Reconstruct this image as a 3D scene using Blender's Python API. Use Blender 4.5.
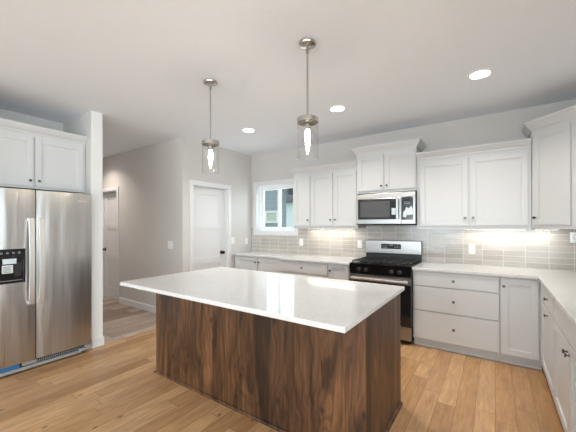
import bpy, bmesh, math, random
from mathutils import Vector, Matrix
random.seed(7)
for o in list(bpy.data.objects): bpy.data.objects.remove(o)
sc = bpy.context.scene
COL = sc.collection
R = math.radians
ZC = 2.7255            # ceiling
YB = 4.338             # range wall
XR = 0.984             # right wall
XP = -3.81             # pantry wall

# ------------------------------------------------------------------ camera
cd = bpy.data.cameras.new('camera'); cam = bpy.data.objects.new('camera', cd); COL.objects.link(cam)
cam.location = (0, 0, 1.399)
cd.sensor_width = 36; cd.lens = 301.4158*36/576
cd.shift_y = (224.7821-216)/576
cam.matrix_world = (Matrix.Translation((0, 0, 1.399)) @ Matrix.Rotation(R(34.41), 4, 'Z')
                    @ Matrix.Rotation(R(90.161), 4, 'X') @ Matrix.Rotation(R(-.162), 4, 'Z'))
cd.clip_start = .05; cd.clip_end = 200
sc.camera = cam
# ------------------------------------------------------------------ world, exposure
w = bpy.data.worlds.new('sky'); sc.world = w; w.use_nodes = True
bg = w.node_tree.nodes['Background']; bg.inputs[0].default_value = (.80, .90, 1, 1); bg.inputs[1].default_value = 2.0
sc.view_settings.view_transform = 'Standard'; sc.view_settings.look = 'None'
sc.view_settings.gamma = 1; sc.view_settings.exposure = 0.02
sc.cycles.use_denoising = True; sc.cycles.denoising_input_passes = 'RGB_ALBEDO_NORMAL'; sc.cycles.denoising_prefilter = 'ACCURATE'
sc.cycles.max_bounces = 10; sc.cycles.diffuse_bounces = 6; sc.cycles.glossy_bounces = 5
sc.cycles.transmission_bounces = 8; sc.cycles.transparent_max_bounces = 12
sc.cycles.sample_clamp_indirect = 6
sc.cycles.caustics_reflective = False; sc.cycles.caustics_refractive = False
def area(name, loc, rot, sx, sy, power, color=(1, 1, 1)):
    l = bpy.data.lights.new(name, 'AREA'); l.shape = 'RECTANGLE'; l.size = sx; l.size_y = sy
    l.energy = power; l.color = color
    o = bpy.data.objects.new(name, l); COL.objects.link(o); o.location = loc; o.rotation_euler = rot
    return o
DAY = (.855, .93, 1)
XE, YR = 5.2, -5.6     # far right and rear wall of the great room behind the camera
REAR = [(-3.2, -1.0), (-.4, 1.8), (2.4, 4.6)]
EAST = [(-4.9, -2.9), (-2.3, -.3)]
CAN_W, LED_E, BULB_E, HALL_W = 11, 27, 85, 11
# (tilt, watts): light of the sky comes in level, tilted lamps are added as ground bounce to brighten the ceiling
REAR_L = [(0, 85), (60, 90)]
EAST_L = [(0, 180), (60, 80)]
for a, b in REAR:
    for k, (tl, pw) in enumerate(REAR_L):
        area('window_daylight', ((a+b)/2, YR-.2-.05*k, 1.35), (R(90+tl), 0, 0), b-a, 2.1, pw, DAY)
for a, b in EAST:
    for k, (tl, pw) in enumerate(EAST_L):
        area('window_daylight', (XE+.22+.05*k, (a+b)/2, 1.35), (R(90+tl), 0, R(90)), b-a, 2.1, pw, DAY)
# unseen fill lamps added in the ceiling behind the camera
FILL_W = 4
# kitchen window daylight
area('window_daylight', (-3.25, 4.60, 1.75), (R(-90), 0, 0), .8, .8, 10, DAY)

# ------------------------------------------------------------------ materials
def mat(name, col=(.8, .8, .8), rough=.5, metal=0, spec=.5, coat=0):
    m = bpy.data.materials.new(name); m.use_nodes = True
    b = m.node_tree.nodes['Principled BSDF']
    b.inputs['Base Color'].default_value = (*col, 1); b.inputs['Roughness'].default_value = rough
    b.inputs['Metallic'].default_value = metal; b.inputs['Specular IOR Level'].default_value = spec
    b.inputs['Coat Weight'].default_value = coat
    return m
class N:
    def __init__(s, m): s.t = m.node_tree; s.b = s.t.nodes['Principled BSDF']
    def n(s, ty, **k):
        x = s.t.nodes.new(ty)
        for a, v in k.items(): setattr(x, a, v)
        return x
    def l(s, a, b): s.t.links.new(a, b)
    def math(s, op, a, b=None, c=None):
        x = s.n('ShaderNodeMath', operation=op)
        for i, v in enumerate((a, b, c)):
            if v is None: continue
            if isinstance(v, (int, float)): x.inputs[i].default_value = v
            else: s.l(v, x.inputs[i])
        return x.outputs[0]
    def ramp(s, fac, stops):
        x = s.n('ShaderNodeValToRGB'); s.l(fac, x.inputs[0]); e = x.color_ramp.elements
        while len(e) < len(stops): e.new(.5)
        for i, (p, c) in enumerate(stops): e[i].position = p; e[i].color = (*c, 1)
        return x.outputs[0]
    def mix(s, fac, a, b, blend='MIX'):
        x = s.n('ShaderNodeMix', data_type='RGBA', blend_type=blend)
        for sock, v in ((x.inputs[0], fac), (x.inputs[6], a), (x.inputs[7], b)):
            if isinstance(v, (int, float)): sock.default_value = v
            elif isinstance(v, tuple): sock.default_value = (*v, 1)
            else: s.l(v, sock)
        return x.outputs[2]
    def noise(s, vec, scale=5, detail=3, rough=.5, dist=0):
        x = s.n('ShaderNodeTexNoise'); s.l(vec, x.inputs['Vector']); x.inputs['Scale'].default_value = scale
        x.inputs['Detail'].default_value = detail; x.inputs['Roughness'].default_value = rough
        x.inputs['Distortion'].default_value = dist
        return x.outputs[0]
    def comb(s, x, y, z):
        c = s.n('ShaderNodeCombineXYZ')
        for i, v in enumerate((x, y, z)):
            if isinstance(v, (int, float)): c.inputs[i].default_value = v
            else: s.l(v, c.inputs[i])
        return c.outputs[0]
    def xyz(s):
        t = s.n('ShaderNodeTexCoord'); p = s.n('ShaderNodeSeparateXYZ'); s.l(t.outputs['Object'], p.inputs[0])
        return t.outputs['Object'], p.outputs[0], p.outputs[1], p.outputs[2]
    def bump(s, h, strength=.1, dist=.01):
        x = s.n('ShaderNodeBump'); x.inputs['Strength'].default_value = strength; x.inputs['Distance'].default_value = dist
        s.l(h, x.inputs['Height']); s.l(x.outputs[0], s.b.inputs['Normal'])

def paint(name, col, rough=.6, bump=.06, scale=90):
    m = mat(name, col, rough, spec=.3); g = N(m); o, x, y, z = g.xyz()
    n = g.noise(o, scale, 2); g.bump(n, bump, .004); return m
M = {}
M['wall'] = paint('grey wall paint', (.605, .58, .555), .7)
M['ceil'] = paint('white ceiling paint', (.84, .885, .945), .8, .25, 30)
M['column'] = paint('lit wall end paint', (.76, .76, .75), .6)  # wall paint made lighter, light on the wall end put into the colour
M['trim'] = mat('white trim paint', (.71, .715, .72), .35)
M['cab'] = mat('white cabinet lacquer', (.605, .61, .612), .32)
M['satin'] = mat('satin steel', (.74, .72, .70), .42, .85)
M['knob'] = mat('brushed nickel knob', (.13, .12, .11), .28, 1)
M['nickel'] = mat('brushed nickel', (.50, .48, .455), .25, 1)
M['black'] = mat('black gloss enamel', (.006, .006, .007), .12)
M['blackm'] = mat('black matt iron', (.015, .015, .016), .45)
M['darkgap'] = mat('dark rubber', (.01, .01, .01), .7)
M['blue'] = mat('blue protective film', (.03, .13, .30), .35)
M['plastic'] = mat('white plastic', (.85, .85, .84), .3)
M['vinyl'] = mat('white vinyl', (.85, .87, .88), .35)
M['paper'] = mat('pale sticker paper', (.62, .68, .70), .5)
M['knobdark'] = mat('dark bronze', (.03, .027, .025), .3, .9)
M['smoke'] = mat('smoked oven glass', (.012, .012, .013), .05)
M['mwglass'] = mat('grey microwave window', (.07, .07, .075), .12)
M['silverrail'] = mat('silver painted rail', (.45, .47, .49), .35, .6)
M['text'] = mat('pale panel print', (.55, .6, .65), .5)

def steel(name, axis):     # brushed stainless: fine streaks
    m = mat(name, (.56, .55, .54), .24, 1); g = N(m); o, x, y, z = g.xyz(); q = .95 if axis == 'v' else .68
    v = g.comb(g.math('MULTIPLY', x, 1 if axis == 'h' else 400), g.math('MULTIPLY', y, 1 if axis == 'h' else 400), g.math('MULTIPLY', z, 400 if axis == 'h' else 1))
    n = g.noise(v, 1, 2)
    g.l(g.ramp(n, [(.3, (.50*q, .49*q, .48*q)), (.7, (.60*q, .585*q, .57*q))]), g.b.inputs['Base Color'])
    g.l(g.math('MULTIPLY_ADD', n, .12, .24), g.b.inputs['Roughness'])
    # soft oil-canning of the thin sheet makes the reflections wander
    v2 = g.comb(g.math('MULTIPLY', x, 9), g.math('MULTIPLY', y, 9), g.math('MULTIPLY', z, 1.1))
    if axis == 'v': g.bump(g.noise(v2, 1, 1), .6, .018)
    g.b.inputs['Anisotropic'].default_value = .5
    return m
M['steel'] = steel('brushed stainless steel upright', 'v')
M['steelh'] = steel('brushed stainless steel', 'h')

def planks(name, cols, width, length, knots=True, rough=.33):
    m = mat(name, (.4, .27, .15), rough); g = N(m); o, x, y, z = g.xyz()
    u = g.math('DIVIDE', x, width); row = g.math('FLOOR', u)
    wn = g.n('ShaderNodeTexWhiteNoise', noise_dimensions='1D'); g.l(row, wn.inputs['W'])
    v = g.math('ADD', g.math('DIVIDE', y, length), g.math('MULTIPLY', wn.outputs[0], 7.3)); colm = g.math('FLOOR', v)
    w2 = g.n('ShaderNodeTexWhiteNoise', noise_dimensions='2D'); g.l(g.comb(row, colm, 0), w2.inputs['Vector'])
    rnd = w2.outputs[0]
    base = g.ramp(rnd, [(i/(len(cols)-1), c) for i, c in enumerate(cols)])
    off = g.math('MULTIPLY', rnd, 40)
    gv = g.comb(g.math('ADD', g.math('MULTIPLY', x, 1), off), g.math('MULTIPLY', y, .09), off)
    gr = g.noise(gv, 55, 5, .6, .6)
    gv2 = g.comb(g.math('ADD', x, off), g.math('MULTIPLY', y, .22), off)
    gr2 = g.noise(gv2, 9, 3, .55, 1.2)
    c = g.mix(1, base, g.ramp(gr, [(.3, (.80, .78, .76)), (.62, (1.06, 1.06, 1.06))]), 'MULTIPLY')
    c = g.mix(1, c, g.ramp(gr2, [(.3, (.84, .82, .79)), (.6, (1.05, 1.05, 1.05))]), 'MULTIPLY')
    if knots:
        vo = g.n('ShaderNodeTexVoronoi', voronoi_dimensions='2D'); g.l(g.comb(x, g.math('MULTIPLY', y, .55), 0), vo.inputs['Vector']); vo.inputs['Scale'].default_value = 3.6
        sp = g.n('ShaderNodeSeparateColor'); g.l(vo.outputs['Color'], sp.inputs[0])
        sel = g.math('GREATER_THAN', sp.outputs[0], .62)
        k = g.math('MULTIPLY', g.ramp(vo.outputs['Distance'], [(.012, (1, 1, 1)), (.055, (0, 0, 0))]), sel)
        c = g.mix(g.math('MULTIPLY', k, .85), c, (.07, .035, .018))
    fu = g.math('FRACT', u); fv = g.math('FRACT', v)
    e1 = g.math('LESS_THAN', g.math('MINIMUM', fu, g.math('SUBTRACT', 1, fu)), .0017/width)
    e2 = g.math('LESS_THAN', g.math('MINIMUM', fv, g.math('SUBTRACT', 1, fv)), .0017/length)
    gap = g.math('MAXIMUM', e1, e2)
    c = g.mix(g.math('MULTIPLY', gap, .75), c, (.10, .055, .03))
    g.l(c, g.b.inputs['Base Color']); g.bump(g.math('SUBTRACT', gr, g.math('MULTIPLY', gap, 2)), .12, .002)
    return m
M['oak'] = planks('honey oak planks', [(0.476, 0.269, 0.119), (0.590, 0.359, 0.184), (0.385, 0.207, 0.090), (0.623, 0.390, 0.205), (0.492, 0.277, 0.122)], .127, 1.5)
M['hallfloor'] = planks('greyish brown rustic planks', [(.38, .30, .235), (.52, .43, .36), (.27, .205, .155), (.56, .48, .41)], .18, 1.1, False, .4)

def alder():
    m = mat('dark stained alder', (.1, .05, .03), .42); g = N(m); o, x, y, z = g.xyz()
    h = g.math('ADD', x, g.math('MULTIPLY', y, 1.37))
    row = g.math('FLOOR', g.math('ADD', g.math('DIVIDE', h, .118), g.math('MULTIPLY', g.math('SINE', g.math('MULTIPLY', h, 9)), .35)))
    wn = g.n('ShaderNodeTexWhiteNoise', noise_dimensions='1D'); g.l(row, wn.inputs['W'])
    base = g.ramp(wn.outputs[0], [(0, (.055, .025, .012)), (.35, (.140, .066, .028)), (.7, (.085, .038, .017)), (1, (.165, .078, .034))])
    off = g.math('MULTIPLY', wn.outputs[0], 31)
    # cathedral grain: bands bent by a slow noise and by the knots
    slow = g.noise(g.comb(g.math('MULTIPLY_ADD', h, .9, off), off, g.math('MULTIPLY', z, .30)), 4.5, 3, .5, .6)
    vo = g.n('ShaderNodeTexVoronoi', voronoi_dimensions='2D'); g.l(g.comb(h, g.math('MULTIPLY', z, .6), 0), vo.inputs['Vector']); vo.inputs['Scale'].default_value = 4.2
    sp = g.n('ShaderNodeSeparateColor'); g.l(vo.outputs['Color'], sp.inputs[0]); sel = g.math('GREATER_THAN', sp.outputs[1], .45)
    near = g.math('MULTIPLY', g.ramp(vo.outputs['Distance'], [(.0, (1, 1, 1)), (.42, (0, 0, 0))]), sel)
    ph = g.math('ADD', g.math('ADD', g.math('MULTIPLY', h, 34), g.math('MULTIPLY', slow, 13)), g.math('MULTIPLY', near, 2.6))
    band = g.math('MULTIPLY_ADD', g.math('SINE', g.math('MULTIPLY', ph, 3.0)), .5, .5)
    a = g.noise(g.comb(g.math('ADD', h, off), off, g.math('MULTIPLY', z, .035)), 90, 3, .6, .2)
    b = g.noise(g.comb(g.math('ADD', h, off), off, g.math('MULTIPLY', z, .22)), 6, 3, .55, 1.5)
    c = g.mix(1, base, g.ramp(a, [(.30, (.72, .70, .69)), (.66, (1.18, 1.18, 1.16))]), 'MULTIPLY')
    c = g.mix(1, c, g.ramp(band, [(.0, (.74, .71, .69)), (.5, (1.08, 1.08, 1.08))]), 'MULTIPLY')
    c = g.mix(1, c, g.ramp(b, [(.36, (.36, .33, .31)), (.60, (1.2, 1.2, 1.2))]), 'MULTIPLY')
    k = g.math('MULTIPLY', g.ramp(vo.outputs['Distance'], [(.02, (1, 1, 1)), (.10, (0, 0, 0))]), sel)
    c = g.mix(g.math('MULTIPLY', k, .85), c, (.014, .008, .006))
    g.l(c, g.b.inputs['Base Color']); g.bump(a, .15, .002)
    return m
M['alder'] = alder()

def quartz():
    m = mat('white speckled quartz', (.86, .86, .85), .09); g = N(m); o, x, y, z = g.xyz()
    n = g.noise(o, 160, 2, .5); n2 = g.noise(o, 40, 3)
    c = g.mix(1, g.ramp(n, [(.30, (.50, .48, .46)), (.42, (.70, .70, .695))]), g.ramp(n2, [(.3, (.95, .95, .95)), (.6, (1, 1, 1))]), 'MULTIPLY')
    g.l(c, g.b.inputs['Base Color']); return m
M['quartz'] = quartz()

def tile():
    m = mat('greige glass tile', (.5, .47, .43), .14); g = N(m); o, x, y, z = g.xyz()
    u = g.math('DIVIDE', g.math('ADD', x, 10.0915), .2035); v = g.math('DIVIDE', g.math('SUBTRACT', z, .914), .0635)
    ru = g.math('FLOOR', u); rv = g.math('FLOOR', v)
    w2 = g.n('ShaderNodeTexWhiteNoise', noise_dimensions='2D'); g.l(g.comb(ru, rv, 0), w2.inputs['Vector'])
    base = g.ramp(w2.outputs[0], [(0, (.43, .395, .36)), (.5, (.47, .437, .40)), (1, (.52, .487, .45))])
    st = g.noise(g.comb(g.math('MULTIPLY', x, .25), w2.outputs[0], g.math('MULTIPLY', z, 3)), 40, 3)
    base = g.mix(1, base, g.ramp(st, [(.3, (.93, .92, .91)), (.7, (1.05, 1.05, 1.05))]), 'MULTIPLY')
    fu = g.math('FRACT', u); fv = g.math('FRACT', v)
    e1 = g.math('LESS_THAN', g.math('MINIMUM', fu, g.math('SUBTRACT', 1, fu)), .0022/.2035)
    e2 = g.math('LESS_THAN', g.math('MINIMUM', fv, g.math('SUBTRACT', 1, fv)), .0020/.0635)
    gp = g.math('MAXIMUM', e1, e2)
    g.l(g.mix(gp, base, (.74, .72, .69)), g.b.inputs['Base Color'])
    g.l(g.math('MULTIPLY_ADD', gp, .6, .14), g.b.inputs['Roughness'])
    g.bump(g.math('SUBTRACT', 1, gp), .3, .002); return m
M['tile'] = tile()

def siding():
    m = mat('grey lap siding', (.22, .26, .28), .7); g = N(m); o, x, y, z = g.xyz()
    f = g.math('FRACT', g.math('DIVIDE', z, .18))
    g.l(g.ramp(f, [(.0, (.16, .18, .19)), (.10, (.27, .31, .325)), (1, (.29, .33, .345))]), g.b.inputs['Base Color']); return m
M['siding'] = siding()
M['roofing'] = mat('dark grey roofing', (.06, .065, .07), .8)
M['grass'] = mat('lawn green', (.14, .22, .07), .9)
M['shade'] = mat('pale green blind', (.50, .56, .42), .6)

def glass_thin(name, tint=(1, 1, 1), refl=1.0):
    m = bpy.data.materials.new(name); m.use_nodes = True; t = m.node_tree; t.nodes.clear()
    out = t.nodes.new('ShaderNodeOutputMaterial'); mx = t.nodes.new('ShaderNodeMixShader')
    tr = t.nodes.new('ShaderNodeBsdfTransparent'); tr.inputs[0].default_value = (*tint, 1)
    gl = t.nodes.new('ShaderNodeBsdfGlossy'); gl.inputs['Roughness'].default_value = .02
    lw = t.nodes.new('ShaderNodeLayerWeight'); lw.inputs[0].default_value = .5
    pw = t.nodes.new('ShaderNodeMath'); pw.operation = 'POWER'; pw.inputs[1].default_value = 4
    mu = t.nodes.new('ShaderNodeMath'); mu.operation = 'MULTIPLY_ADD'; mu.inputs[1].default_value = .55*refl; mu.inputs[2].default_value = .045*refl
    t.links.new(lw.outputs['Facing'], pw.inputs[0]); t.links.new(pw.outputs[0], mu.inputs[0]); t.links.new(mu.outputs[0], mx.inputs[0])
    t.links.new(tr.outputs[0], mx.inputs[1]); t.links.new(gl.outputs[0], mx.inputs[2]); t.links.new(mx.outputs[0], out.inputs[0])
    return m
M['pane'] = glass_thin('window glass', (.93, .97, .97))
M['clear'] = glass_thin('clear lamp glass', (.985, .985, .985), 1.8)
def emis(name, col, s):
    m = mat(name, col, .5); b = m.node_tree.nodes['Principled BSDF']
    b.inputs['Emission Color'].default_value = (*col, 1); b.inputs['Emission Strength'].default_value = s; return m
M['can'] = bpy.data.materials.new('translucent lamp lens'); M['can'].use_nodes = True
_t = M['can'].node_tree; _t.nodes.clear()
_a, _b, _c, _o = [_t.nodes.new(k) for k in ('ShaderNodeBsdfTransparent', 'ShaderNodeEmission', 'ShaderNodeAddShader', 'ShaderNodeOutputMaterial')]
_b.inputs[0].default_value = (1, .95, .88, 1); _b.inputs[1].default_value = 3
_t.links.new(_a.outputs[0], _c.inputs[0]); _t.links.new(_b.outputs[0], _c.inputs[1]); _t.links.new(_c.outputs[0], _o.inputs[0])
def downlight(p, power, color=(1, .95, .88)):
    l = bpy.data.lights.new('downlight', 'AREA'); l.shape = 'DISK'; l.size = .145; l.energy = power; l.color = color; l.spread = R(125)
    o = bpy.data.objects.new('downlight', l); COL.objects.link(o); o.parent = p; o.location = (0, 0, -.002)
M['led'] = emis('under cabinet lamp lens', (1, .93, .82), LED_E)
M['bulb'] = emis('glowing filament bulb', (1, .86, .66), BULB_E)

# ------------------------------------------------------------------ mesh helpers
class MB:
    def __init__(s): s.bm = bmesh.new()
    def box(s, x0, x1, y0, y1, z0, z1, bev=0):
        x0, x1 = sorted((x0, x1)); y0, y1 = sorted((y0, y1)); z0, z1 = sorted((z0, z1))
        v = [s.bm.verts.new(p) for p in ((x0, y0, z0), (x1, y0, z0), (x1, y1, z0), (x0, y1, z0), (x0, y0, z1), (x1, y0, z1), (x1, y1, z1), (x0, y1, z1))]
        fs = [s.bm.faces.new([v[i] for i in q]) for q in ((3, 2, 1, 0), (4, 5, 6, 7), (0, 1, 5, 4), (1, 2, 6, 5), (2, 3, 7, 6), (3, 0, 4, 7))]
        if bev:
            es = {e for f in fs for e in f.edges}
            bmesh.ops.bevel(s.bm, geom=list(es), offset=bev, segments=2, affect='EDGES', profile=.5)
        return s
    def prism(s, pts, z0, z1, plane='xy'):   # polygon extruded; plane xy (up z), xz (along y), yz (along x)
        def P(a, b, c): return {'xy': (a, b, c), 'xz': (a, c, b), 'yz': (c, a, b)}[plane]
        lo = [s.bm.verts.new(P(a, b, z0)) for a, b in pts]; hi = [s.bm.verts.new(P(a, b, z1)) for a, b in pts]
        n = len(pts); s.bm.faces.new(lo); s.bm.faces.new(hi[::-1])
        for i in range(n): s.bm.faces.new((lo[i], hi[i], hi[(i+1) % n], lo[(i+1) % n]))
        return s
    def lathe(s, prof, c=(0, 0, 0), axis='z', seg=24, caps=True):   # prof: (radius, height)
        rings = []
        for r, h in prof:
            ring = []
            for k in range(seg):
                a = 2*math.pi*k/seg; p = (r*math.cos(a), r*math.sin(a), h)
                if axis == 'y': p = (p[0], -p[2], p[1])     # outwards to -y
                if axis == 'x': p = (p[2], p[0], p[1])
                ring.append(s.bm.verts.new((p[0]+c[0], p[1]+c[1], p[2]+c[2])))
            rings.append(ring)
        for a, b in zip(rings, rings[1:]):
            for k in range(seg): s.bm.faces.new((a[k], a[(k+1) % seg], b[(k+1) % seg], b[k]))
        if caps and prof[0][0] > 1e-4: s.bm.faces.new(rings[0][::-1])
        if caps and prof[-1][0] > 1e-4: s.bm.faces.new(rings[-1])
        return s
    def sweep(s, path, prof, miter_closed=False):   # path: (x,y) polyline, outward = right-hand side of travel; prof: (out, z)
        n = len(path); cols = []
        for i, (px, py) in enumerate(path):
            def nrm(a, b):
                d = Vector((b[0]-a[0], b[1]-a[1])).normalized(); return Vector((d.y, -d.x))
            if i == 0: o = nrm(path[0], path[1])
            elif i == n-1: o = nrm(path[-2], path[-1])
            else:
                a = nrm(path[i-1], path[i]); b = nrm(path[i], path[i+1]); o = (a+b)/(1+a.dot(b))
            cols.append([s.bm.verts.new((px+o.x*u, py+o.y*u, z)) for u, z in prof])
        m = len(prof)
        for a, b in zip(cols, cols[1:]):
            for k in range(m): s.bm.faces.new((a[k], b[k], b[(k+1) % m], a[(k+1) % m]))
        s.bm.faces.new(cols[0][::-1]); s.bm.faces.new(cols[-1]); return s
    def build(s, name, m, parent=None, smooth=False, loc=None, sub=None):
        bmesh.ops.recalc_face_normals(s.bm, faces=s.bm.faces)
        me = bpy.data.meshes.new(name); s.bm.to_mesh(me); s.bm.free()
        ms = m if isinstance(m, (list, tuple)) else [m]
        for x in ms: me.materials.append(M[x])
        if smooth:
            for p in me.polygons: p.use_smooth = True
            try: me.set_sharp_from_angle(angle=R(38))
            except Exception: pass
        o = bpy.data.objects.new(name, me); COL.objects.link(o)
        if parent: o.parent = parent
        if loc: o.location = loc
        return o
def box(name, m, parent, *a, bev=0): return MB().box(*a, bev=bev).build(name, m, parent)
def thing(name, label, cat, loc=(0, 0, 0), rz=0, group=None):
    o = bpy.data.objects.new(name, None); COL.objects.link(o); o.location = loc; o.rotation_euler = (0, 0, R(rz))
    o.empty_display_size = .1; o['label'] = label; o['category'] = cat
    if group: o['group'] = group
    return o
def tag(o, label, cat, group=None):
    o['label'] = label; o['category'] = cat
    if group: o['group'] = group
    return o
def struct(name, mb, m, label=None):
    o = mb.build(name, m); o['kind'] = 'structure'
    if label: o['label'] = label
    return o
def text(s, size, m, parent, loc, rot, name='lettering'):
    c = bpy.data.curves.new('t', 'FONT'); c.body = s; c.size = size; c.extrude = .0006; c.align_x = 'CENTER'; c.align_y = 'CENTER'
    t = bpy.data.objects.new('t', c); COL.objects.link(t); bpy.context.view_layer.update()
    me = bpy.data.meshes.new_from_object(t.evaluated_get(bpy.context.evaluated_depsgraph_get()))
    bpy.data.objects.remove(t); me.materials.clear(); me.materials.append(M[m])
    o = bpy.data.objects.new(name, me); COL.objects.link(o); o.parent = parent; o.location = loc; o.rotation_euler = rot
    return o

# ------------------------------------------------------------------ structure
struct('floor', MB().box(-3.835, XE+.12, YR-.12, YB+.16, -.05, 0), 'oak')
struct('floor_hall', MB().box(-7.2, -3.835, -.6, YB+.16, -.05, 0), 'hallfloor')
struct('trim_1', MB().box(-3.86, -3.825, 1.72, 2.80, 0, .004), 'hallfloor')
struct('ceiling', MB().box(-7.2, XE+.12, YR-.12, YB+.16, ZC, ZC+.1), 'ceil')
def wall(name, axis, at0, at1, a0, a1, holes=(), z1=ZC, m='wall'):
    # axis 'x': wall runs along x between a0..a1, thickness at0..at1 in y. holes: (b0,b1,z0,z1)
    mb = MB()
    def bx(u0, u1, z0, z2):
        if u1-u0 < 1e-4 or z2-z0 < 1e-4: return
        if axis == 'x': mb.box(u0, u1, at0, at1, z0, z2)
        else: mb.box(at0, at1, u0, u1, z0, z2)
    c = a0
    for b0, b1, h0, h1 in sorted(holes):
        bx(c, b0, 0, z1); bx(b0, b1, 0, h0); bx(b0, b1, h1, z1); c = b1
    bx(c, a1, 0, z1)
    return struct(name, mb, m)
WIN = (-3.68, -2.82, 1.295, 2.14)
wall('wall_back', 'x', YB, YB+.15, XP-.12, XR+.12, [WIN])
wall('wall_right', 'y', XR, XR+.12, .75, YB)
wall('wall_left', 'y', XP-.12, XP, 2.80, YB, [(2.985, 3.725, 0, 2.04)])
wall('wall_hall', 'x', 2.80, 2.92, -7.2, XP-.12, [(-6.42, -5.725, 0, 2.06)])
wall('wall_hall_end', 'y', -7.2, -7.08, 1.58, 2.80)
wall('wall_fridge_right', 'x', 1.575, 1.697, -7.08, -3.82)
struct('wall_fridge_lit_end', MB().box(-3.82, -3.812, 1.575, 1.697, .108, ZC), 'column')  # thin face over the fridge wall end, coloured as if brightly lit
wall('wall_fridge_back', 'y', -4.72, -4.60, .48, 1.575)
wall('wall_fridge_left', 'x', .48, .60, -4.60, -3.82)
wall('wall_left_rear', 'y', -3.94, -3.82, YR, .48)
wall('wall_rear', 'x', YR-.12, YR, -3.94, XE+.12, [(a, b, .25, 2.4) for a, b in REAR])
wall('wall_east', 'y', XE, XE+.12, YR, .87, [(a, b, .25, 2.4) for a, b in EAST])
wall('wall_east_return', 'x', .75, .87, XR+.12, XE)

BASEP = [(0, 0), (.014, 0), (.014, .085), (.009, .10), (.005, .108), (0, .108)]
struct('baseboard_hall', MB().sweep([(-5.65, 2.80), (XP, 2.80), (XP, 2.91)], BASEP), 'trim')
struct('baseboard_left', MB().sweep([(XP, 3.80), (XP, 3.84)], BASEP), 'trim')
struct('baseboard_fridge', MB().sweep([(-3.82, 1.585), (-3.82, 1.697), (-4.8, 1.697)][::1], [(u, z) for u, z in BASEP]), 'trim')
struct('baseboard_left_rear', MB().sweep([(-3.82, YR+.01), (-3.82, .59)], BASEP), 'trim')

# kitchen window (a two-light slider) with flat casing
x0, x1, z0, z1 = WIN
wn = thing('window_1', '', ''); 
for k in ('label', 'category'): del wn[k]
wn['kind'] = 'structure'
cs = MB(); c = .072
cs.box(x0-c, x1+c, YB-.018, YB, z1, z1+c, .003).box(x0-c, x1+c, YB-.018, YB, z0-c, z0, .003)
cs.box(x0-c, x0, YB-.018, YB, z0, z1, .003).box(x1, x1+c, YB-.018, YB, z0, z1, .003)
cs.build('window_casing', 'trim', wn)
j = MB(); j.box(x0, x0+.008, YB, YB+.1, z0, z1).box(x1-.008, x1, YB, YB+.1, z0, z1).box(x0, x1, YB, YB+.1, z0, z0+.008).box(x0, x1, YB, YB+.1, z1-.008, z1)
j.build('window_jamb', 'trim', wn)
def sash(a, b, y, t=.045, dpt=.03, nm='window_sash'):
    m = MB(); m.box(a, b, y, y+dpt, z0+.035, z0+.035+t, .004).box(a, b, y, y+dpt, z1-.035-t, z1-.035, .004)
    m.box(a, a+t, y, y+dpt, z0+.035+t, z1-.035-t, .004).box(b-t, b, y, y+dpt, z0+.035+t, z1-.035-t, .004)
    o = m.build(nm, 'vinyl', wn)
    MB().box(a+t, b-t, y+dpt/2-.003, y+dpt/2+.003, z0+.035+t, z1-.035-t).build('window_pane', 'pane', o)
f = MB(); f.box(x0+.008, x0+.045, YB+.06, YB+.14, z0+.008, z1-.008).box(x1-.045, x1-.008, YB+.06, YB+.14, z0+.008, z1-.008)
f.box(x0+.045, x1-.045, YB+.06, YB+.14, z0+.008, z0+.035).box(x0+.045, x1-.045, YB+.06, YB+.14, z1-.035, z1-.008); f.build('window_frame', 'vinyl', wn)
sash(x0+.045, -3.205, YB+.10); sash(-3.25, x1-.045, YB+.068)
# great room windows behind the camera
def big_window(i, axis, a, b, pos, out):
    w_ = thing('window_%d' % i, '', '')
    for k in ('label', 'category'): del w_[k]
    w_['kind'] = 'structure'
    fr = MB(); pn = MB(); mid = (a+b)/2
    def bx(mb, u0, u1, q0, q1, t0, t1):
        if axis == 'x': mb.box(u0, u1, pos+t0*out, pos+t1*out, q0, q1)
        else: mb.box(pos+t0*out, pos+t1*out, u0, u1, q0, q1)
    for u0, u1, q0, q1 in ((a, a+.06, .25, 2.4), (b-.06, b, .25, 2.4), (mid-.04, mid+.04, .31, 2.34), (a+.06, b-.06, .25, .31), (a+.06, b-.06, 2.34, 2.4)):
        bx(fr, u0, u1, q0, q1, .03, .09)
    bx(pn, a+.06, mid-.04, .31, 2.34, .055, .061); bx(pn, mid+.04, b-.06, .31, 2.34, .055, .061)
    cs = MB()
    for u0, u1, q0, q1 in ((a-.08, a, .17, 2.48), (b, b+.08, .17, 2.48), (a, b, 2.4, 2.48), (a, b, .17, .25)): bx(cs, u0, u1, q0, q1, -.018, 0)
    fr.build('window_frame', 'vinyl', w_); pn.build('window_pane', 'pane', w_); cs.build('window_casing', 'trim', w_)
i = 2
for a, b in REAR: big_window(i, 'x', a, b, YR, -1); i += 1
for a, b in EAST: big_window(i, 'y', a, b, XE, 1); i += 1

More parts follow.
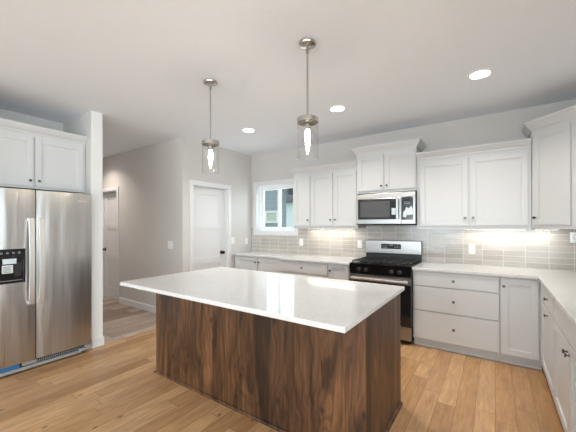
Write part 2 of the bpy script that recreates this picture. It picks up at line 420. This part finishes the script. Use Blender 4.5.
# doors: local frame, opening 0..wd, wall face at y=0 (room side is -y)
def panel_door(i, loc, rz, wd, ht, recess, knob_side, wt=.12):
    d = thing('door_%d' % i, '', '', loc, rz)
    for k in ('label', 'category'): del d[k]
    d['kind'] = 'structure'
    c = .062
    cs = MB(); cs.box(-c, 0, -.016, 0, 0, ht+c, .003).box(wd, wd+c, -.016, 0, 0, ht+c, .003).box(0, wd, -.016, 0, ht, ht+c, .003)
    cs.build('door_casing', 'trim', d)
    j = MB(); j.box(0, .015, 0, wt, 0, ht).box(wd-.015, wd, 0, wt, 0, ht).box(.015, wd-.015, 0, wt, ht-.015, ht)
    j.box(.015, .03, 0, recess-.001, 0, ht-.015) if False else None
    j.build('door_jamb', 'trim', d)
    a, b, s = .018, wd-.018, .105
    m = MB(); y0, y1 = recess, recess+.035
    m.box(a, a+s, y0, y1, .01, ht-.02).box(b-s, b, y0, y1, .01, ht-.02)
    rails = [(.01, .22), (.78, .885), (1.34, 1.445), (ht-.13, ht-.02)]
    for q0, q1 in rails: m.box(a+s, b-s, y0, y1, q0, q1)
    for (q0, q1), (r0, r1) in zip(rails, rails[1:]):
        m.box(a+s, b-s, y0+.012, y1-.012, q1, r0)
        m.box(a+s+.0, a+s+.012, y0+.004, y0+.012, q1, r0).box(b-s-.012, b-s, y0+.004, y0+.012, q1, r0)
    dp = m.build('door_panel', 'trim', d)
    kx = b-.07 if knob_side > 0 else a+.07
    MB().lathe([(.032, 0), (.032, .006), (.012, .010), (.010, .035), (.022, .040), (.029, .052), (.027, .062), (.015, .069), (0.0, .070)], (kx, y0, .945), 'y', 20).build('door_knob', 'knobdark', dp, True)
panel_door(1, (XP, 2.985, 0), 90, .74, 2.04, .075, 1)
panel_door(2, (-6.42, 2.80, 0), 0, .695, 2.06, .07, -1)

# ------------------------------------------------------------------ cabinets
def knob(parent, x, z, y=0, long=.026):
    return MB().lathe([(.008, 0), (.006, .004), (.005, .013), (.011, .017), (.0145, .021), (.013, long-.001), (.0, long)], (x, y, z), 'y', 16).build('knob', 'knob', parent, True)
def shaker(parent, a, b, z0, z1, kx=None, kz=None, y=0, name='door', st=.057):
    m = MB(); t = .02
    m.box(a, a+st, y-t, y, z0, z1, .0015).box(b-st, b, y-t, y, z0, z1, .0015)
    m.box(a+st, b-st, y-t, y, z0, z0+st, .0015).box(a+st, b-st, y-t, y, z1-st, z1, .0015)
    m.box(a+st-.002, b-st+.002, y-t+.010, y-.002, z0+st-.002, z1-st+.002)
    # small inner step
    e = .006
    m.box(a+st, a+st+e, y-t+.005, y-t+.010, z0+st, z1-st).box(b-st-e, b-st, y-t+.005, y-t+.010, z0+st, z1-st)
    m.box(a+st+e, b-st-e, y-t+.005, y-t+.010, z0+st, z0+st+e).box(a+st+e, b-st-e, y-t+.005, y-t+.010, z1-st-e, z1-st)
    o = m.build(name, 'cab', parent)
    if kx is not None: knob(o, kx, kz, y-t)
    return o
def slab(parent, a, b, z0, z1, kx=None, kz=None, name='drawer'):
    o = MB().box(a, b, -.02, 0, z0, z1, .0025).build(name, 'cab', parent)
    if kx is not None: knob(o, kx, kz, -.02)
    return o
def base_body(p, w_, d, left=0, right=0):
    m = MB(); m.box(0, w_, 0, d, .095, .884); m.box(0, w_, .055, d, 0, .095)
    o = m.build('body', 'cab', p)
    MB().box(0, w_, .043, .055, 0, .018, .002).build('shoe_moulding', 'trim', p)
    return o
BASE_D = YB-3.73-.003
zt = .868
def base(label, X, Y, w_, rz=0, d=BASE_D, cat='cabinet', group=None):
    p = thing('base_cabinet', label, cat, (X, Y, 0), rz, group); base_body(p, w_-.001, d); return p
# back wall, left to right
p = base('shallow white two-door base cabinet under the kitchen window', -3.795, 3.87, 1.053, d=YB-3.87-.003)
shaker(p, .035, .535, .11, zt, .535-.03, .79); shaker(p, .548, 1.04, .11, zt, .548+.028, .79)
p = base('white base cabinet of wide drawers left of the range, beside the shallow cabinet', -2.740, 3.73, .856)
for a, b in ((.71, zt), (.43, .697), (.11, .418)): slab(p, .02, .845, a, b, .44, (a+b)/2)
p = base('narrow white base cabinet with one door touching the left side of the range', -1.883, 3.73, .322)
shaker(p, .01, .302, .11, zt, .01+.028, .785, st=.052)
p = base('white three-drawer base cabinet right of the range', -.788, 3.73, .830)
for a, b in ((.712, zt), (.432, .700), (.108, .420)): slab(p, .016, .822, a, b, .419, (a+b)/2)
p = base('white single-door base cabinet in the right corner, next to the three drawers', .043, 3.73, .330)
shaker(p, .008, .300, .108, zt, .008+.024, .79)
# right wall, facing -X  (local x runs toward the camera)
XF = .375; D2 = XR-XF-.003
p = base('white pull-out base cabinet with drawer above, first on the right wall from the corner', XF, 3.729, .79, -90, d=D2)
MB().box(.002, .095, -.019, 0, .095, .884).build('filler', 'cab', p)
slab(p, .10, .775, .715, zt, .50, .79); shaker(p, .10, .775, .108, .703, .50, .655)
p = base('white base cabinet with paired doors under a blank front on the right wall', XF, 2.938, 1.11, -90, d=D2)
slab(p, .012, 1.098, .715, zt); 
shaker(p, .012, .549, .108, .703, .549-.028, .645); shaker(p, .561, 1.098, .108, .703, .561+.028, .645)
p = base('white three-drawer base cabinet on the right wall, the one nearest the camera', XF, 1.827, .62, -90, d=D2)
for a, b in ((.712, zt), (.432, .700), (.108, .420)): slab(p, .012, .608, a, b, .31, (a+b)/2)

# countertops
def ctop(name, pts, label, z0=.8845, z1=.914):
    m = MB(); m.prism(pts, z0, z1)
    o = m.build(name, 'quartz'); bv = o.modifiers.new('b', 'BEVEL'); bv.width = .003; bv.segments = 2
    return tag(o, label, 'countertop')
YS = 3.69
ctop('countertop', [(XP+.003, 3.832), (-2.742, 3.832), (-2.742, YS), (-1.558, YS), (-1.558, YB-.003), (XP+.003, YB-.003)],
     'white quartz countertop left of the range, stepping back under the window')
ctop('countertop', [(-.789, YS), (.336, YS), (.336, 1.195), (XR-.003, 1.195), (XR-.003, YB-.003), (-.789, YB-.003)],
     'white quartz L-shaped countertop right of the range and along the right wall')
# backsplash
bs = MB(); Y1 = YB-.001; Y0 = YB-.009
bs.box(XP+.002, -3.757, Y0, Y1, .9145, 1.352).box(-3.757, -2.743, Y0, Y1, .9145, 1.219).box(-2.743, -1.572, Y0, Y1, .9145, 1.352)
bs.box(-1.572, -.795, Y0, Y1, .9145, 1.398).box(-.795, XR-.002, Y0, Y1, .9145, 1.352)
tag(bs.build('tile_backsplash', 'tile'), 'greige stacked horizontal tile backsplash along the range wall', 'backsplash')

# uppers
CR = [(0, 0), (.010, 0), (.012, .014), (.030, .034), (.048, .062), (.052, .064), (.052, .082), (0, .082)]
def crown(p, path, z, prof=CR): return MB().sweep(path, [(u, z+v) for u, v in prof]).build('crown_moulding', 'cab', p)
def upper(label, X, Y, w_, z0, z1, d, rz=0, group=None):
    p = thing('wall_cabinet', label, 'cabinet', (X, Y, 0), rz, group)
    MB().box(0, w_-.001, 0, d, z0, z1).build('body', 'cab', p); return p
YU = 4.03; DU = YB-YU-.011; ZU0, ZU1 = 1.355, 2.215
p = upper('narrow white wall cabinet with one door beside the kitchen window', -2.652, YU, .322, ZU0, 2.30, DU)
shaker(p, .018, .309, 1.395, 2.17, .28, 1.483)
crown(p, [(0, DU), (0, 0), (.321, 0)], ZU1)
p = upper('white two-door wall cabinet just left of the microwave', -2.330, YU, .754, ZU0, 2.30, DU)
shaker(p, .014, .372, 1.395, 2.17, .344, 1.483); shaker(p, .390, .737, 1.395, 2.17, .418, 1.483)
crown(p, [(0, 0), (.753, 0)], ZU1)
YM = 3.998; DM = YB-YM-.011
p = upper('short white two-door wall cabinet above the microwave, raised above its neighbours', -1.575, YM, .775, 1.835, 2.465, DM)
shaker(p, .014, .374, 1.865, 2.345, .346, 1.92); shaker(p, .390, .760, 1.865, 2.345, .418, 1.92)
crown(p, [(0, DM), (0, 0), (.774, 0), (.774, DM)], 2.375, [(u*1.12, v*1.12) for u, v in CR])
p = upper('wide white two-door wall cabinet right of the microwave', -.799, YU, 1.118, ZU0, 2.30, DU)
shaker(p, .036, .549, 1.395, 2.17, .549-.028, 1.481); shaker(p, .572, 1.092, 1.395, 2.17, .572+.028, 1.481)
crown(p, [(0, 0), (1.117, 0)], ZU1)
# diagonal corner cabinet: pentagon body
S = (.322, 4.020); LW = .431
p = thing('corner_wall_cabinet', 'tall white diagonal wall cabinet in the right corner', 'cabinet', (S[0], S[1], 0), -45)
E_ = (S[0]+LW*.7071, S[1]-LW*.7071)
def loc45(x, y):
    dx, dy = x-S[0], y-S[1]; c = .70710678; return (dx*c-dy*c, dx*c+dy*c)
poly = [loc45(*q) for q in (S, E_, (XR-.004, E_[1]), (XR-.004, YB-.011), (S[0], YB-.011))]
MB().prism(poly, 1.36, 2.455).build('body', 'cab', p)
shaker(p, .028, .375, 1.40, 2.335, .028+.026, 1.473)
crown(p, [loc45(S[0], YB-.011), (0, 0), (LW, 0), loc45(XR-.004, E_[1])], 2.375, [(u*1.12, v*1.12) for u, v in CR])

# under-cabinet lamps
def led(label, xa, xb, y0=4.20):
    p = thing('under_cabinet_light', label, 'light', (xa, y0, 1.352))
    MB().box(0, xb-xa, 0, .045, -.008, .0025, .002).build('housing', 'plastic', p)
    MB().box(.005, xb-xa-.005, .005, .040, -.0083, -.0078).build('lens', 'led', p)
led('slim strip lamp under the wall cabinets left of the microwave', -2.49, -1.70)
led('slim strip lamp under the wall cabinet right of the microwave', -.30, .29)
led('slim strip lamp under the diagonal corner wall cabinet', .36, .56)

# ------------------------------------------------------------------ range
p = thing('range', 'stainless and black gas range between the base cabinets', 'stove', (-1.554, 3.70, 0))
W = .762; D = YB-3.70-.012
MB().box(.002, W-.002, .0, D, .09, .905, .003).box(.03, W-.03, .05, D, 0, .09).build('body', 'blackm', p)
MB().box(0, W, -.03, D-.07, .905, .922, .005).build('cooktop', 'black', p)
# grates
def grate(a, b):
    m = MB(); y0, y1 = .0, D-.11; t = .011; z = .952
    for y in (y0, (y0+y1)/2, y1-t): m.box(a, b, y, y+t, z-t, z, .002)
    for x in (a, a+(b-a)*.33, a+(b-a)*.66, b-t): m.box(x, x+t, y0, y1, z-t, z, .002)
    for x in (a, b-t):
        for y in (y0, y1-t): m.box(x, x+t, y, y+t, .922, z-t)
    for y in (y0+.13, y1-.13): m.box(a, b, y-.005, y+.005, z-t, z)
    m.build('grate', 'blackm', p)
for a, b in ((.025, .258), (.264, .498), (.504, .737)): grate(a, b)
for bx, by in ((.14, .14), (.14, .40), (.38, .27), (.62, .14), (.62, .40)):
    MB().lathe([(.05, .922), (.05, .930), (.035, .932), (.035, .938), (0, .939)], (bx, by, 0), 'z', 20).build('burner', 'blackm', p, True)
MB().prism([(-.035, .903), (0, .903), (0, .79), (-.018, .79)], .002, W-.002, 'yz').build('control_panel', 'black', p)
for kx in (.128, .222, .534, .630):
    k = MB().lathe([(.024, 0), (.024, .006), (.019, .008), (.018, .030), (.016, .033), (0, .033)], (0, 0, 0), 'y', 18).build('knob', 'blackm', p, True, (kx, -.027, .842))
    MB().lathe([(.0255, -.0005), (.0255, .003), (.0205, .003)], (0, 0, 0), 'y', 18).build('knob_ring', 'nickel', k, True)
dr = MB().box(.004, W-.004, -.035, -.002, .222, .785, .004).build('oven_door', 'smoke', p)
MB().box(.004, W-.004, -.038, -.034, .70, .785, .001).build('door_band', 'steelh', dr)
h = MB().box(.03, W-.03, -.088, -.066, .722, .752, .009).box(.045, .075, -.07, -.036, .726, .748, .003).box(W-.075, W-.045, -.07, -.036, .726, .748, .003)
h.build('handle', 'satin', dr)
MB().box(.004, W-.004, -.035, -.002, .055, .212, .005).build('storage_drawer', 'steelh', p)
bg_ = MB().box(.0, W, D-.065, D, 1.005, 1.190, .008).build('backguard', 'steelh', p)
MB().box(.01, W-.01, D-.058, D-.002, .912, 1.004).build('backguard_vent', 'blackm', p)
dsp = MB().box(.232, .500, D-.068, D-.064, 1.072, 1.140, .001).build('display', 'black', bg_)
text('12:00', .026, 'text', dsp, (.365, D-.069, 1.12), (R(90), 0, 0), 'clock_digits')
m = MB()
for r in range(2):
    for c_ in range(4):
        for sx in (.252, .412):
            m.box(sx+c_*.019, sx+c_*.019+.010, D-.0692, D-.068, 1.088+r*.022, 1.094+r*.022)
m.build('key_print', 'text', dsp)

# ------------------------------------------------------------------ microwave
p = thing('microwave', 'stainless over-the-range microwave with black glass door', 'microwave', (-1.565, 3.945, 1.405))
W = .762; H_ = .415; D = YB-3.945-.012
MB().box(0, W, .03, D, .0, H_, .003).build('body', 'blackm', p)
MB().box(0, W, 0, .029, .352, H_-.001, .004).build('top_trim', 'steelh', p)
dr = MB().box(0, .592, 0, .029, .012, .35, .004).build('door', 'steelh', p)
fr = MB().box(.025, .535, -.004, 0, .072, .345, .002).build('window_frame', 'black', dr)
MB().box(.06, .455, -.0055, -.004, .105, .31).build('window', 'mwglass', dr)
MB().box(.538, .568, -.045, -.028, .075, .342, .006).box(.541, .565, -.03, 0, .085, .11).box(.541, .565, -.03, 0, .307, .332).build('handle', 'steelh', dr)
st = MB().box(.478, .532, -.0065, -.0056, .13, .215).build('sticker', 'paper', dr)
cp = MB().box(.594, W, 0, .029, .012, .35, .004).build('control_panel', 'steelh', p)
MB().box(.600, .738, -.004, 0, .062, .345, .002).build('keypad', 'black', cp)
MB().box(.632, .700, -.005, -.004, .29, .315).build('display', 'smoke', cp)
m = MB().box(.634, .697, -.0052, -.0045, .261, .263)
for r in range(2):
    for c_ in range(3): m.box(.634+c_*.024, .634+c_*.024+.013, -.0052, -.004, .262+r*.02, .268+r*.02)
m.build('key_print', 'text', cp)
MB().prism([(.616, .10), (.655, .09), (.66, .12), (.735, .13), (.737, .19), (.715, .235), (.69, .205), (.655, .225), (.645, .18), (.625, .17)], -.0058, -.0048, 'xz').build('sticker', 'paper', cp)
MB().box(.02, W-.02, .06, D-.05, -.006, .0).build('underside_grille', 'darkgap', p)

# ------------------------------------------------------------------ refrigerator (local x -> +Y, front -y -> +X)
FX = -3.79
p = thing('refrigerator', 'stainless steel side-by-side refrigerator beside the wall end', 'refrigerator', (FX, .632, 0), 90)
def fr_(n, m, par, *a, bev=0): return MB().box(*a, bev=bev).build(n, m, par)
W = .910
fr_('body', 'blackm', p, .004, W-.004, 0.004, .72, .03, 1.745)
fr_('toe_grille', 'darkgap', p, .01, W-.01, -.03, .003, .035, .093)
m = MB()
for k in range(26): m.box(.43+k*.017, .43+k*.017+.008, -.032, -.030, .055, .075)
m.build('grille_slots', 'silverrail', p)
MB().box(.0, W-.10, -.068, -.03, .022, .052, .004).box(W-.12, W-.01, -.075, -.03, .034, .068, .006).box(W-.06, W-.005, -.06, -.03, .066, .090, .004).build('base_rail', 'silverrail', p)
fr_('protective_film', 'blue', p, .02, .235, -.070, -.068, .035, .078) if False else fr_('protective_film', 'blue', p, .02, .29, -.060, -.032, .054, .093)
fr_('hinge_cover', 'silverrail', p, .31, .42, -.058, -.032, .060, .092)
def fdoor(name, a, b):
    n = 10; bow = .012; front = []
    for k in range(n+1):
        t = k/n; front.append((a+(b-a)*t, -.070-bow*(1-(2*t-1)**2)**.8+.006))
    m = MB(); m.prism([(a, -.004)]+front[::1]+[(b, -.004)], .098, 1.755)
    o = m.build(name, 'steel', p, True); return o
fz = fdoor('freezer_door', 0, .408); fd = fdoor('refrigerator_door', .416, W)
fr_('door_gap', 'darkgap', p, .4085, .4155, -.06, .003, .098, 1.75)
def fhandle(par, x):
    m = MB(); n = 14; hw = .021
    zs = [.645+(1.478-.645)*k/n for k in range(n+1)]
    def yo(z): t = (z-.645)/(1.478-.645)*2-1; return -.118+.030*abs(t)**2.4
    out = [(yo(z)-.008, z) for z in zs]; inn = [(yo(z)+.008, z) for z in reversed(zs)]
    m.prism(out+inn, x-hw, x+hw, 'yz')
    m.box(x-hw, x+hw, -.09, -.068, .645, .675, .003).box(x-hw, x+hw, -.09, -.068, 1.448, 1.478, .003)
    o = m.build('handle', 'satin', par); b = o.modifiers.new('b', 'BEVEL'); b.width = .005; b.segments = 3; b.limit_method = 'ANGLE'
    for q in o.data.polygons: q.use_smooth = False
fhandle(fz, .371); fhandle(fd, .449)
# ice and water dispenser
ds = MB(); ds.box(.075, .330, -.084, -.060, 1.085, 1.188, .004).box(.075, .092, -.084, -.060, .868, 1.085, .003).box(.313, .330, -.084, -.060, .868, 1.085, .003).box(.092, .313, -.084, -.060, .868, .892, .003)
ds.box(.090, .315, -.0800, -.070, .890, 1.087)
ds = ds.build('dispenser', 'black', fz)
for k in range(5):
    MB().lathe([(.0085, .0), (.0085, .001), (.006, .001), (.006, 0), (.0085, 0)], (.115+k*.042, -.084, 1.152), 'y', 14, False).build('control_icon', 'text', ds)
MB().box(.25, .30, -.0835, -.078, .93, 1.06, .002).build('paddle', 'blackm', ds)
MB().box(.10, .305, -.0845, -.079, .893, .897).build('drip_tray', 'silverrail', ds)
st = MB(); st.box(.165, .262, -.0865, -.0855, 1.050, 1.098).box(.160, .238, -.0865, -.0855, .965, 1.040)
st.build('sticker', 'paper', ds)
m = MB()
for k in range(5): m.box(.168, .228-.01*(k % 2), -.0872, -.0865, .974+k*.012, .978+k*.012)
m.build('sticker_print', 'knob', ds)
text('Whirlpool', .021, 'plastic', fd, (.815, -.0795, 1.672), (R(90), 0, 0), 'badge')

# cabinet over the refrigerator
p = thing('fridge_cabinet', 'white two-door cabinet above the refrigerator in the wall recess', 'cabinet', (-3.95, .603, 0), 90)
MB().box(0, .969, 0, .63, 1.790, 2.43).build('body', 'cab', p)
shaker(p, .035, .482, 1.812, 2.325, .482-.03, 1.87); shaker(p, .496, .936, 1.812, 2.325, .496+.03, 1.87)
crown(p, [(0, 0), (.969, 0)], 2.355)

# ------------------------------------------------------------------ island
IX0, IX1 = -2.682, -.612; IY0, IY1 = 1.670, 2.475
p = thing('kitchen_island', 'dark stained wooden island base in the middle of the floor', 'kitchen island', (0, 0, 0))
p.location = ((IX0+IX1)/2, (IY0+IY1)/2, 0); cx, cy = p.location[0], p.location[1]
hx, hy = (IX1-IX0)/2, (IY1-IY0)/2
MB().box(-hx+.004, hx-.004, -hy+.004, hy-.02, 0, .8835).build('body', 'alder', p)
MB().box(-hx, hx-.02, -hy, -hy+.018, .0, .8835, .002).build('back_panel', 'alder', p)
MB().box(hx-.02, hx, -hy, hy-.02, .0, .8835, .002).build('end_panel', 'alder', p)
MB().box(-hx, -hx+.02, -hy+.019, hy-.02, .0, .8835, .002).build('end_panel', 'alder', p)
SH = [(0, 0), (.016, 0), (.015, .008), (.009, .016), (0, .018)]
MB().sweep([(-hx, hy-.02), (-hx, -hy), (hx, -hy), (hx, hy-.02)], SH).build('shoe_moulding', 'alder', p)
n = 4
for k in range(n):
    a = -hx+.02+k*(2*hx-.04)/n; b = a+(2*hx-.04)/n-.006
    m = MB(); m.box(a, b, hy-.02, hy, .11, .87, .002); m.build('door', 'alder', p)
ctop('island_countertop', [(-2.690, 1.337), (-.590, 1.337), (-.590, 2.497), (-2.690, 2.497)], 'large white speckled quartz slab on top of the wooden island', .884, .914)

# ------------------------------------------------------------------ outlets and switches
def plate(kind, label, loc, rz, w_=.072, gang=1, group=None, m='plastic'):
    p = thing(kind, label, 'outlet' if kind == 'wall_outlet' else 'switch', loc, rz, group)
    MB().box(-w_/2, w_/2, -.006, 0, -.058, .058, .002).build('cover_plate', m, p)
    for g_ in range(gang):
        x = (g_-(gang-1)/2)*.046
        if kind == 'wall_outlet':
            q = MB().box(x-.017, x+.017, -.008, -.006, -.033, .033, .001).build('receptacle', 'plastic', p)
            for zz in (.012, -.022):
                for xx in (x-.008, x+.005): MB().box(xx, xx+.002, -.0085, -.008, zz, zz+.010).build('slot', 'darkgap', q)
        else: MB().box(x-.016, x+.016, -.009, -.006, -.032, .032, .002).build('rocker', 'plastic', p)
    return p
YT = YB-.009
plate('wall_outlet', 'white outlet on the tile backsplash near the kitchen window', (-2.694, YT, 1.121), 0)
plate('wall_outlet', 'white outlet on the tile backsplash just left of the range', (-1.663, YT, 1.121), 0)
plate('wall_outlet', 'white outlet on the tile backsplash right of the range', (-.229, YT, 1.105), 0)
plate('wall_outlet', 'grey outlet cover under the corner cabinet at the right edge', (.722, YT, 1.265), 0, .13, 2, m='nickel')
plate('light_switch', 'white switch on the wall just right of the pantry door casing', (XP, 3.835, 1.14), 90)
plate('light_switch', 'white switch on the pantry wall above the counter end', (XP, 4.19, 1.115), 90)
plate('light_switch', 'white double switch on the hall wall near its corner', (-4.11, 2.80, 1.107), 0, .118, 2)

# ------------------------------------------------------------------ ceiling lamps
for X, lab in ((-.10, 'round recessed ceiling light nearest the right side of the picture'), (-1.463, 'middle recessed ceiling light, behind the nearer pendant'), (-2.806, 'round recessed ceiling light nearest the pantry wall')):
    p = thing('recessed_light', lab, 'ceiling light', (X, 3.135, ZC), group='recessed ceiling lights')
    del p['group']
    MB().lathe([(.076, -.004), (.078, -.008), (.094, -.005), (.096, 0), (.076, 0), (.076, -.004)], seg=40, caps=False).build('trim_ring', 'plastic', p, True)
    MB().lathe([(.076, -.0045), (.0, -.0046)], seg=40).build('lens', 'can', p); downlight(p, CAN_W)
p = thing('recessed_light', 'recessed ceiling light in the hall behind the wall end', 'ceiling light', (-5.9, 2.3, ZC))
MB().lathe([(.076, -.004), (.078, -.008), (.094, -.005), (.096, 0), (.076, 0), (.076, -.004)], seg=40, caps=False).build('trim_ring', 'plastic', p, True)
MB().lathe([(.076, -.0045), (.0, -.0046)], seg=40).build('lens', 'can', p); downlight(p, HALL_W, (1, .89, .80))

for X, Y, lab in ((-2.6, -1.2, 'left'), (-.6, -1.2, 'middle'), (1.6, -1.2, 'right'), (3.6, -1.2, 'far right')):  # unseen lamps, added so their light bounces up off the floor
    p = thing('recessed_light', 'added unseen fill light in the ceiling behind the camera, ' + lab + ' one of the row', 'ceiling light', (X, Y, ZC))
    MB().lathe([(.076, -.004), (.078, -.008), (.094, -.005), (.096, 0), (.076, 0), (.076, -.004)], seg=40, caps=False).build('trim_ring', 'plastic', p, True)
    MB().lathe([(.076, -.0045), (.0, -.0046)], seg=40).build('lens', 'can', p); downlight(p, FILL_W)
for X, lab in ((-1.116, 'clear glass cylinder pendant light over the near right part of the island'), (-2.152, 'clear glass cylinder pendant light over the far left part of the island')):
    p = thing('pendant_light', lab, 'pendant light', (X, 1.885, ZC))
    MB().lathe([(.006, -.030), (.030, -.026), (.058, -.018), (.0625, -.010), (.0625, 0)], seg=32).build('canopy', 'nickel', p, True)
    MB().lathe([(.012, -.075), (.013, -.055), (.007, -.045), (.007, -.030)], seg=16).lathe([(.007, -.545), (.007, -.075)], seg=12).build('rod', 'nickel', p, True)
    z = 2.178-ZC
    MB().lathe([(.076, z-.034), (.078, z-.034), (.078, z-.004), (.074, z), (.012, z+.003), (.008, z+.03), (.008, z+.028), (.010, z-.002), (.072, z-.004), (.076, z-.006), (.076, z-.034)], seg=40, caps=False).build('cap', 'nickel', p, True)
    MB().lathe([(.020, z-.085), (.022, z-.085), (.022, z-.03), (.026, z-.026), (.026, z-.004)], seg=20).build('socket', 'nickel', p, True)
    zb = 1.888-ZC
    MB().lathe([(.0745, zb), (.0745, z-.03)], seg=48, caps=False).build('glass_shade', 'clear', p, True)
    MB().lathe([(.073, zb-.0015), (.075, zb-.001), (.075, zb+.004), (.071, zb+.004), (.071, zb-.001), (.073, zb-.0015)], seg=48, caps=False).build('glass_rim', 'clear', p, True)
    MB().lathe([(.012, z-.075), (.016, z-.095), (.019, z-.12), (.018, z-.16), (.012, z-.20), (.005, z-.222), (0, z-.226)], seg=20).build('bulb', 'bulb', p, True)

# ------------------------------------------------------------------ outside the kitchen window
struct('ground', MB().box(-30, 20, YB+.2, 30, -.35, -.3), 'grass')
hs = thing('neighbour_house', 'grey sided neighbouring house seen through the kitchen window', 'house', (-7.5, 9.0, -.3))
MB().box(-6, 1.12, 0, .2, 0, 3.6).build('siding_wall', 'siding', hs)
MB().box(-6.4, 1.5, -.45, .6, 3.6, 3.8).build('roof', 'roofing', hs)
MB().box(1.15, 2.3, .3, .8, 2.86, 3.4).box(2.2, 2.3, .3, .4, 0, 2.86).build('porch', 'roofing', hs)
wf = MB()
a, b, q0, q1 = .385, .845, 1.87, 2.18
wf.box(a-.085, b+.085, -.05, 0, q1, q1+.075).box(a-.085, b+.085, -.05, 0, q0-.075, q0).box(a-.085, a, -.05, 0, q0, q1).box(b, b+.085, -.05, 0, q0, q1)
wf = wf.build('window_casing', 'trim', hs)
MB().box(a, b, -.02, -.001, q0, q1).build('window_blind', 'shade', wf)
h2 = thing('neighbour_house', 'pale neighbouring house further off, seen through the right window pane', 'house', (-7.5, 17, -.3))
MB().box(-5.2, 4, 0, 6, 0, 3.3).build('siding_wall', 'vinyl', h2)
MB().prism([(-.5, 3.3), (6.5, 3.3), (3, 5.2)], -5.6, 4.4, 'yz').build('roof', 'roofing', h2)
